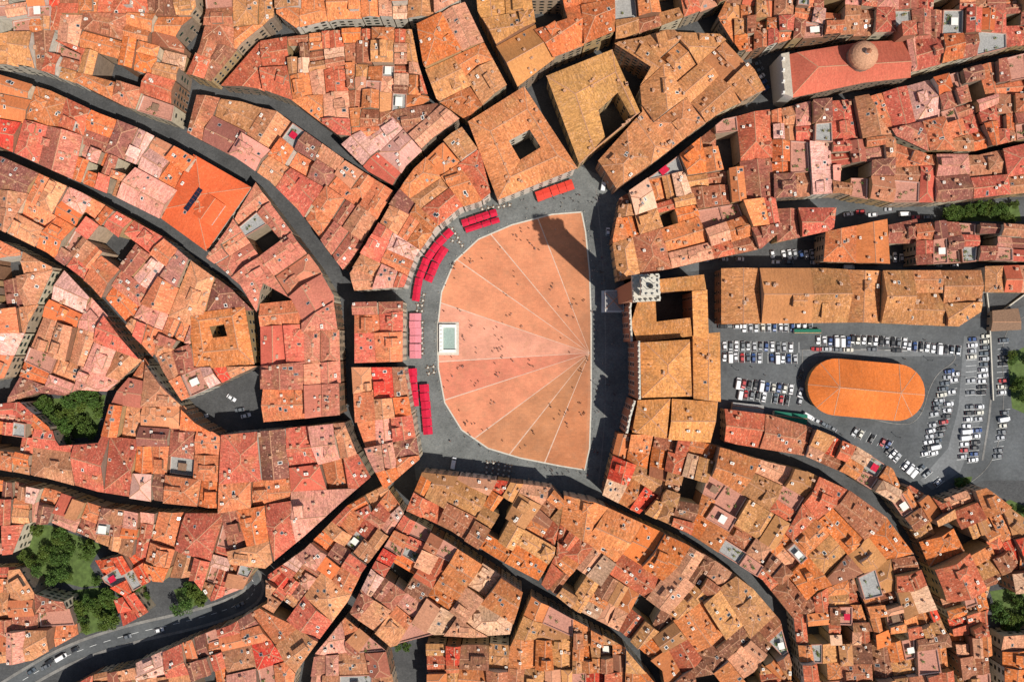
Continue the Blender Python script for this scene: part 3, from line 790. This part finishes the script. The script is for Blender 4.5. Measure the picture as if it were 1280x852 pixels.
# ------------------------------------------------------------ awnings and cafe tables
def awning(mat,w,l):
    mb=MB(); z=2.5
    for sg in(-1,1):
        mb.add([(-w/2,0,z+.7),(w/2,0,z+.7),(w/2,sg*l/2,z),(-w/2,sg*l/2,z)],mat)
        mb.add([(-w/2,sg*l/2,z),(w/2,sg*l/2,z),(w/2,sg*l/2,z-.3),(-w/2,sg*l/2,z-.3)],mat)
        mb.add([(sg*w/2,-l/2,z),(sg*w/2,l/2,z),(sg*w/2,0,z+.7)],mat)
        for s2 in(-1,1): mb.box(sg*(w/2-.1),s2*(l/2-.1),0,z,.08,.08,0,M_metal)
    return mb.mesh('cafe_awning')
AW={}
def strip(pts,width,mat,step=3.6,h=3):
    Q=WP(pts,h)
    for a,b in zip(Q[:-1],Q[1:]):
        L=math.hypot(b[0]-a[0],b[1]-a[1]); n=max(1,round(L/step)); an=math.atan2(b[1]-a[1],b[0]-a[0])
        key=(mat.name,round(width,1),round(L/n,1))
        if key not in AW: AW[key]=awning(mat,L/n-.25,width)
        for i in range(n):
            t=(i+.5)/n; inst(AW[key],'cafe_awning',a[0]+(b[0]-a[0])*t+R.gauss(0,.08),a[1]+(b[1]-a[1])*t+R.gauss(0,.08),an+R.gauss(0,.015),z=R.uniform(0,.12))
strip([(577,279),(621,265)],3.2,M_red); strip([(581,288),(624,274)],2.4,M_red)
strip([(564,288),(547,305),(534,323),(524,347),(519,377)],3.4,M_red)
strip([(557,309),(545,328),(535,352)],3.6,M_red)
strip([(519,391),(519,448)],5.2,M_pink); strip([(515,460),(518,508)],4.0,M_red); strip([(530,480),(535,543)],4.2,M_red)
strip([(670,246),(717,229)],4.6,M_redor,h=4)
mb=MB(); mb.cyl(0,0,.72,.76,.45,.45,12,M_trav); mb.cyl(0,0,0,.72,.05,.05,6,M_metal)
for i in range(4):
    a=i*math.pi/2+.4; x,y=.85*math.cos(a),.85*math.sin(a); mb.box(x,y,.42,.47,.45,.45,a,M_wood)
    mb.box(x+.2*math.cos(a),y+.2*math.sin(a),.473,.9,.05,.45,a,M_wood)
    for sx,sy in((-.18,-.18),(.18,-.18),(.18,.18),(-.18,.18)): mb.box(x+sx,y+sy,0,.42,.04,.04,a,M_metal)
table=mb.mesh('cafe_table_with_chairs')
def tables(pts,rows,stepm=2.3,dr=2.2):
    Q=WP(pts)
    for a,b in zip(Q[:-1],Q[1:]):
        L=math.hypot(b[0]-a[0],b[1]-a[1]); n=int(L/stepm); nx,ny=-(b[1]-a[1])/L,(b[0]-a[0])/L
        for i in range(n):
            for r in range(rows):
                t=(i+.5)/n; o=(r-(rows-1)/2)*dr; inst(table,'cafe_table_with_chairs',a[0]+(b[0]-a[0])*t+nx*o+R.gauss(0,.12),a[1]+(b[1]-a[1])*t+ny*o+R.gauss(0,.12),R.uniform(0,3))
tables([(605,583),(641,589)],3); tables([(560,298),(572,290)],3); tables([(527,365),(524,392)],2); tables([(572,308),(580,302)],2)
tables([(538,455),(540,470)],2); tables([(528,400),(528,445)],1); tables([(600,262),(640,256)],1); tables([(519,512),(521,545)],1)

# ------------------------------------------------------------ people
def rndmat(name,stops,rough=.7,sp=.3):
    m,nt,b=newmat(name); oi=N(nt,'ShaderNodeObjectInfo'); nt.links.new(ramp(nt,oi.outputs['Random'],stops,True),b.inputs['Base Color'])
    b.inputs['Roughness'].default_value=rough; b.inputs['Specular IOR Level'].default_value=sp; return m
M_shirt=rndmat('shirt_cloth',[(0,(.5,.5,.48)),(.15,(.03,.03,.04)),(.45,(.04,.07,.2)),(.55,(.3,.03,.03)),(.65,(.06,.06,.06)),(.85,(.55,.5,.35)),(.93,(.1,.2,.15))])
M_trou=rndmat('trouser_cloth',[(0,(.03,.035,.06)),(.4,(.02,.02,.02)),(.7,(.2,.17,.12)),(.85,(.05,.07,.13))])
M_skin=plain('skin',(.5,.3,.22),var=.05); M_hair=plain('hair',(.04,.025,.015),var=.2)
def person_mesh(stride):
    vs=[(0,0,.95,.15),(0,0,1.2,.14),(0,0,1.42,.16),(0,0,1.53,.065),(0.01,0,1.66,.10),(0.0,0,1.74,.075),
        (0,.11,.88,.10),(stride,.12,.48,.07),(stride*1.1-.08,.12,.08,.05),(stride*1.1+.12,.12,.04,.04),
        (0,-.11,.88,.10),(-stride*.6,-.12,.48,.07),(-stride*1.4,-.12,.1,.05),(-stride*1.3+.12,-.12,.04,.04),
        (0,.21,1.4,.065),(-stride*.5,.27,1.12,.045),(.05,.28,.88,.035),(.08,.28,.78,.035),
        (0,-.21,1.4,.065),(stride*.5,-.27,1.12,.045),(stride+.1,-.26,.9,.035),(stride+.15,-.26,.81,.035)]
    es=[(0,1),(1,2),(2,3),(3,4),(4,5),(0,6),(6,7),(7,8),(8,9),(0,10),(10,11),(11,12),(12,13),(2,14),(14,15),(15,16),(16,17),(2,18),(18,19),(19,20),(20,21)]
    me=bpy.data.meshes.new('p'); me.from_pydata([v[:3] for v in vs],es,[])
    o=bpy.data.objects.new('p',me); col.objects.link(o)
    sk=o.modifiers.new('s','SKIN')
    for i,v in enumerate(vs): me.skin_vertices[0].data[i].radius=(v[3],v[3])
    me.skin_vertices[0].data[0].use_root=True
    ss=o.modifiers.new('ss','SUBSURF'); ss.levels=1
    bpy.context.view_layer.update(); dg=bpy.context.evaluated_depsgraph_get()
    m2=bpy.data.meshes.new_from_object(o.evaluated_get(dg)); bpy.data.objects.remove(o)
    m2.materials.clear()
    for m in (M_shirt,M_trou,M_skin,M_hair): m2.materials.append(m)
    for p in m2.polygons:
        c=p.center
        if c.z>1.68 or (c.z>1.6 and c.x<-.02): k=3
        elif c.z>1.5: k=2
        elif c.z<.1: k=3
        elif c.z<.93 and abs(c.y)<.22: k=1
        elif c.z<1.1 and abs(c.y)>.22: k=2
        else: k=0
        p.material_index=k; p.use_smooth=True
    return m2
PM=[person_mesh(.22),person_mesh(.03),person_mesh(.3)]
def person(x,y): inst(R.choice(PM),'pedestrian',x,y,R.uniform(0,6.28),R.uniform(.95,1.08),z=.02)
pc=0
while pc<240:
    x,y=R.uniform(545,775),R.uniform(235,600)
    q=W(x,y)
    if abs(q[0]-fx)<6 and abs(q[1]-fy)<8.5: continue
    if inside(shw,*q) and (x<650 or R.random()<.6) or (742<x<770) or (x<600 and 300<y<560 and x>540):
        for _ in range(R.choice([1,1,2,2,3,5])): person(q[0]+R.gauss(0,.9),q[1]+R.gauss(0,.9)); pc+=1
for _ in range(40):
    q=W(R.uniform(570,735),R.uniform(585,600)); person(*q)
for _ in range(25):
    q=W(R.uniform(640,755),R.uniform(238,262)); person(*q)
for _ in range(30):
    q=W(R.uniform(905,1230),R.uniform(410,560)); person(*q)

# ------------------------------------------------------------ vehicles
M_car=rndmat('car_paint',[(0,(.7,.7,.7)),(.3,(.42,.43,.44)),(.45,(.02,.02,.022)),(.6,(.13,.14,.15)),(.72,(.03,.07,.2)),(.82,(.4,.03,.03)),(.86,(.08,.1,.12)),(.93,(.6,.57,.48))],.3,.5)
M_tyre=plain('tyre',(.02,.02,.02)); M_lamp=plain('car_lamp',(.5,.5,.5),rough=.2); M_tail=plain('tail_lamp',(.4,.01,.01),rough=.3)
M_van=plain('white_van_paint',(.75,.75,.74),rough=.3,var=.05)
def vehicle(st,cab,paint,hw=.88):
    mb=MB()
    def ring(x,w,z0,z1,c=.12): return [(x,-w,z0),(x,-w-.02,z0+(z1-z0)*.5),(x,-w+c*.3,z1-c),(x,-w+c*1.3,z1),(x,w-c*1.3,z1),(x,w-c*.3,z1-c),(x,w+.02,z0+(z1-z0)*.5),(x,w,z0)]
    rs=[ring(*s) for s in st]
    for a,b in zip(rs[:-1],rs[1:]):
        for i in range(7): mb.add([a[i],b[i],b[i+1],a[i+1]],paint)
    mb.add(rs[0],paint); mb.add(rs[-1][::-1],paint)
    (f,rf,rr,b)=cab
    def P(c,s): return (c[0],s*c[1],c[2])
    mb.add([P(f,-1),P(f,1),P(rf,1),P(rf,-1)],M_pane); mb.add([P(rr,-1),P(rr,1),P(b,1),P(b,-1)],M_pane)
    mb.add([P(rf,-1),P(rf,1),P(rr,1),P(rr,-1)],paint)
    for s in(-1,1):
        mb.add([P(f,s),P(rf,s),P(rr,s),P(b,s)],M_pane)
        m0=((rf[0]+rr[0])/2); mb.box(m0,s*(rf[1]+.06),rf[2]-.45,rf[2]-.02,.1,.06,0,paint)
        mb.box(f[0]-.1,s*(hw+.12),.95,1.08,.15,.2,0,paint)
    return mb
def wheels(mb,wb,hw,r=.32):
    n=12
    for sx in(-1,1):
        for sy in(-1,1):
            y0,y1=sy*(hw-.16),sy*(hw+.04)
            for i in range(n):
                t0,t1=2*math.pi*i/n,2*math.pi*(i+1)/n
                a=(sx*wb+r*math.cos(t0),r+r*math.sin(t0)); b=(sx*wb+r*math.cos(t1),r+r*math.sin(t1))
                mb.add([(a[0],y0,a[1]),(b[0],y0,b[1]),(b[0],y1,b[1]),(a[0],y1,a[1])],M_tyre)
            mb.add([(sx*wb+r*math.cos(2*math.pi*i/n),y1,r+r*math.sin(2*math.pi*i/n)) for i in range(n)],M_tyre)
            mb.add([(sx*wb+r*.55*math.cos(2*math.pi*i/n),y1+sy*.01,r+r*.55*math.sin(2*math.pi*i/n)) for i in range(n)],M_lamp)
def car(n,L,rear,paint):
    h=L/2
    st=[(-h,.72,.35,.75),(-h+.12,.84,.22,.92),(-1.3,.88,.2,.95),(.9,.88,.2,.92),(h-.5,.86,.22,.82),(h-.1,.78,.25,.68),(h,.66,.32,.58)]
    mb=vehicle(st,((.95,.78,.93),(.3,.62,1.43),(-rear,.62,1.42),(-rear-.6,.76,.94)),paint)
    wheels(mb,h-.75,.84)
    for s in(-1,1): mb.box(h-.16,s*.6,.55,.685,.2,.25,0,M_lamp); mb.box(-h+.02,s*.66,.6,.8,.1,.2,0,M_tail)
    return mb.mesh(n)
CARS=[car('parked_car',4.1,1.3,M_car),car('parked_car',4.5,1.1,M_car),car('parked_car',3.7,1.15,M_car)]
def van(paint):
    st=[(-2.6,.9,.35,2.1),(-2.5,.95,.3,2.25),(1.2,.95,.3,2.25),(1.7,.93,.3,1.6),(1.75,.93,.3,1.25),(2.5,.86,.3,1.05),(2.6,.8,.35,.8)]
    mb=vehicle(st,((2.0,.84,1.17),(1.35,.8,2.12),(1.25,.8,2.14),(1.22,.8,2.1)),paint); wheels(mb,1.7,.9,.35)
    for s in(-1,1): mb.box(2.45,s*.65,.7,.9,.25,.25,0,M_lamp)
    return mb.mesh('delivery_van')
VAN=van(M_van); VANC=van(M_car)
def putcar(px,py,deg,pv=.06):
    x,y=W(px,py)
    if R.random()<pv: inst(VAN,'delivery_van',x,y,math.radians(deg),z=.012)
    else: inst(R.choice(CARS),'parked_car',x+R.gauss(0,.1),y+R.gauss(0,.1),math.radians(deg+R.gauss(0,1.5)+R.choice([0,180])),z=.012)
markm=MB()
def row(x0,y0,x1,y1,deg,step=7.0,fill=.95,mark=True):
    L=math.hypot(x1-x0,y1-y0); n=max(1,int(L/step))
    for i in range(n+1):
        x,y=x0+(x1-x0)*i/n,y0+(y1-y0)*i/n
        if R.random()<fill: putcar(x,y,deg)
        if mark:
            xx,yy=W(x+(x1-x0)/n/2,y+(y1-y0)/n/2); markm.add([p+(.016,) for p in rect(xx,yy,4.8,.12,math.radians(deg))],M_paint)
row(905,432,995,434,90); row(905,446,993,448,90); row(930,409,1012,409,90,fill=.85); row(903,408,922,408,0,10,.8)
row(922,479,988,486,80); row(925,492,983,500,80,fill=.85)
row(1022,425,1060,427,90,fill=.8)
row(1065,424,1130,428,85); row(1135,432,1197,438,85,fill=.9); row(1020,436,1060,437,0,13,.9); row(1075,436,1120,438,0,13,.7)
row(1186,464,1174,500,8); row(1171,503,1157,566,12); row(1194,467,1182,520,8,fill=.85); row(1179,527,1166,566,12,fill=.85)
row(1232,420,1226,490,5,fill=.9); row(1212,508,1203,570,5); row(1224,508,1216,574,5,fill=.85); row(1215,424,1213,490,5,fill=.5)
row(1254,425,1252,490,5,fill=.7); row(1257,508,1246,570,10,fill=.8)
row(1010,520,1040,535,-30,10,.8,False); row(1068,540,1110,555,60); row(1110,562,1142,590,50,fill=.9); row(1150,585,1172,602,40,fill=.8)
row(1000,470,1000,500,70,9,.7,False)
row(965,318,1022,318,100,7,.9,False); row(970,328,1018,328,0,13,.7,False)
row(1118,322,1142,322,90,7,.9,False)
for q in ((754,232,80),(760,290,85),(946,80,30),(949,88,30),(951,96,35),(953,104,35),(956,112,40),(880,325,0),(905,324,0),(925,324,0),(1060,334,0),(1150,330,0),(1172,331,0),(1192,331,0),(1275,318,10),(300,512,10),(308,519,15),(290,497,-30),(255,520,20),(78,820,30),(58,832,30),(95,810,25),(160,795,15),(200,786,12),(300,755,25),(1075,265,5),(1090,268,5),(1130,268,0),(1095,254,0),(1060,268,10),(1145,272,0),(1160,272,0),(1250,288,0),(1110,262,0)):
    putcar(*q,pv=.25)
inst(VANC,'delivery_van',*W(567,578),math.radians(80),z=.012)
row(40,838,62,826,35,9,.8,False)
markm.obj('parking_bay_markings')
m=MB()
for i in range(0,len(roadF)-1,2):
    ribbon(roadF[i:i+2],.15,.012,M_paint,mb=m)
m.obj('road_markings')
mb=MB()
for (px,py,l,w,a) in ((935,510,14,4,-.1),(988,522,15,4.5,-.12),(1010,414,12,2,-.0)):
    x,y=W(px,py,3); p=ccw(rect(x,y,l,w,a)); volume(mb,p,(math.cos(a),math.sin(a)),2.8,'gable',.25,0,None,roof=M_green if px!=935 else M_gterr,windows=False,over=.1)
mb.obj('market_stall')
mb=MB(); p=ccw(WP([(1242,388),(1275,385),(1278,412),(1240,414)],6))
volume(mb,p,(1,0),5,'gable',.2,0,[True]*4,roof=M_wood); mb.obj('timber_shed',(.3,.2,.15,.4))
mb=MB()
for pts in ([(1232,365),(1236,400),(1290,360)],[(1236,412),(1240,500)]):
    q=WP(pts)
    for a,b in zip(q[:-1],q[1:]):
        L=math.hypot(b[0]-a[0],b[1]-a[1]); mb.box((a[0]+b[0])/2,(a[1]+b[1])/2,0,1.4,L,.5,math.atan2(b[1]-a[1],b[0]-a[0]),M_trav)
mb.obj('retaining_wall')

# ------------------------------------------------------------ trees
def tree_mesh(seed,h=8,r=3.5,n=2000):
    rr=random.Random(seed); mb=MB(); mb.cyl(0,0,0,h*.55,.28,.14,7,M_bark)
    cl=[]
    for i in range(15):
        a=rr.uniform(0,6.28); q=r*math.sqrt(rr.random())*.8; z=h*.62+rr.uniform(-.25,.38)*h*(1-q/r*.6)
        cl.append((q*math.cos(a),q*math.sin(a),z,rr.uniform(.22,.42)*r))
    for c in cl[:6]:
        k=6
        for i in range(k):
            t0,t1=2*math.pi*i/k,2*math.pi*(i+1)/k
            mb.add([(.12*math.cos(t0),.12*math.sin(t0),h*.4),(.12*math.cos(t1),.12*math.sin(t1),h*.4),(c[0]+.03*math.cos(t1),c[1]+.03*math.sin(t1),c[2]),(c[0]+.03*math.cos(t0),c[1]+.03*math.sin(t0),c[2])],M_bark)
    for i in range(n):
        c=rr.choice(cl); v=Vector((rr.gauss(0,1),rr.gauss(0,1),rr.gauss(0,1))).normalized()*c[3]*rr.uniform(.6,1.05)
        p=Vector(c[:3])+v; a=Vector((rr.gauss(0,1),rr.gauss(0,1),rr.gauss(0,1))).normalized(); b=a.cross(Vector((rr.gauss(0,1),rr.gauss(0,1),rr.gauss(0,1)))).normalized()
        s=rr.uniform(.16,.34); mb.add([tuple(p+a*s),tuple(p+b*s*.6),tuple(p-a*s),tuple(p-b*s*.6)],M_leaf)
    return mb.mesh('broadleaf_tree')
TM=[tree_mesh(1),tree_mesh(2,9,4),tree_mesh(3,6.5,3)]
def grove(poly,n,s=(.7,1.3),lawn=True,h=6):
    P=ccw(WP(poly,h))
    if lawn: sheet('garden_lawn',ccw(WP(poly,2)),.012,M_grass)
    for _ in range(n):
        q=rpoint(P,.5)
        if q: inst(R.choice(TM),'broadleaf_tree',q[0],q[1],R.uniform(0,6.28),R.uniform(*s))
grove([(38,498),(65,530),(75,550),(118,545),(130,494),(95,490),(80,498)],18,(.9,1.4))
grove([(22,655),(60,657),(125,682),(110,708),(125,732),(100,735),(60,725),(35,720),(25,690)],22)
grove([(78,740),(120,735),(150,750),(138,785),(105,795),(88,780)],17)
grove([(215,738),(245,730),(258,752),(225,765)],5); grove([(150,735),(180,730),(182,755),(165,760)],6)
grove([(1180,258),(1275,252),(1280,276),(1185,276)],22,(.6,1.0))
grove([(1240,740),(1300,730),(1300,790),(1258,795)],12); grove([(1262,445),(1290,430),(1290,520),(1268,510)],8,(.6,1))
grove([(1245,635),(1265,625),(1300,640),(1290,650)],5,(.5,.8))
grove([(1195,598),(1218,596),(1215,610),(1198,612)],3,(.5,.8)); grove([(812,560),(825,555),(820,590),(810,585)],2,(.5,.7),False)
grove([(490,806),(510,800),(515,812),(495,815)],2,(.5,.7),False)

mb=MB(); mb.cyl(0,0,0,.4,.16,.12,8,M_metal); mb.cyl(0,0,.4,4.2,.07,.05,8,M_metal); mb.box(0,0,4.2,4.7,.3,.3,0,M_lamp,taper=1.3); mb.box(0,0,4.703,4.9,.46,.46,0,M_metal,taper=.3)
lm=mb.mesh('street_lamp')
for q in ((744,300),(744,480),(640,597),(920,462),(1000,462),(1160,450),(1120,545),(1200,470)): inst(lm,'street_lamp',*W(*q))

# ------------------------------------------------------------ light, sky, camera
el=math.radians(59); azx,azy=0.74,-0.67
L=math.hypot(azx,azy); azx/=L; azy/=L
d=Vector((-azx*math.cos(el),-azy*math.cos(el),-math.sin(el)))
sl=bpy.data.lights.new('sun','SUN'); sl.energy=4.9; sl.angle=math.radians(.6); sl.color=(1,.95,.88)
so_=bpy.data.objects.new('sun',sl); so_.rotation_euler=d.to_track_quat('-Z','Y').to_euler(); so_.location=(200,-200,400); col.objects.link(so_)
w=bpy.data.worlds.new('World'); scene.world=w; w.use_nodes=True; nt=w.node_tree
bg=nt.nodes['Background']; sk=nt.nodes.new('ShaderNodeTexSky'); sk.sky_type='NISHITA'; sk.sun_disc=False
sk.sun_elevation=el; sk.sun_rotation=math.atan2(azx,azy); nt.links.new(sk.outputs[0],bg.inputs[0]); bg.inputs[1].default_value=.085
cam=bpy.data.cameras.new('camera'); cam.sensor_width=36; cam.lens=36*H/(1280*S); cam.clip_end=6000; cam.clip_start=1
co=bpy.data.objects.new('camera',cam); co.location=(0,0,H); col.objects.link(co); scene.camera=co
scene.view_settings.view_transform='Standard'; scene.view_settings.look='None'; scene.view_settings.exposure=0
print('OBJECTS',len(bpy.data.objects))
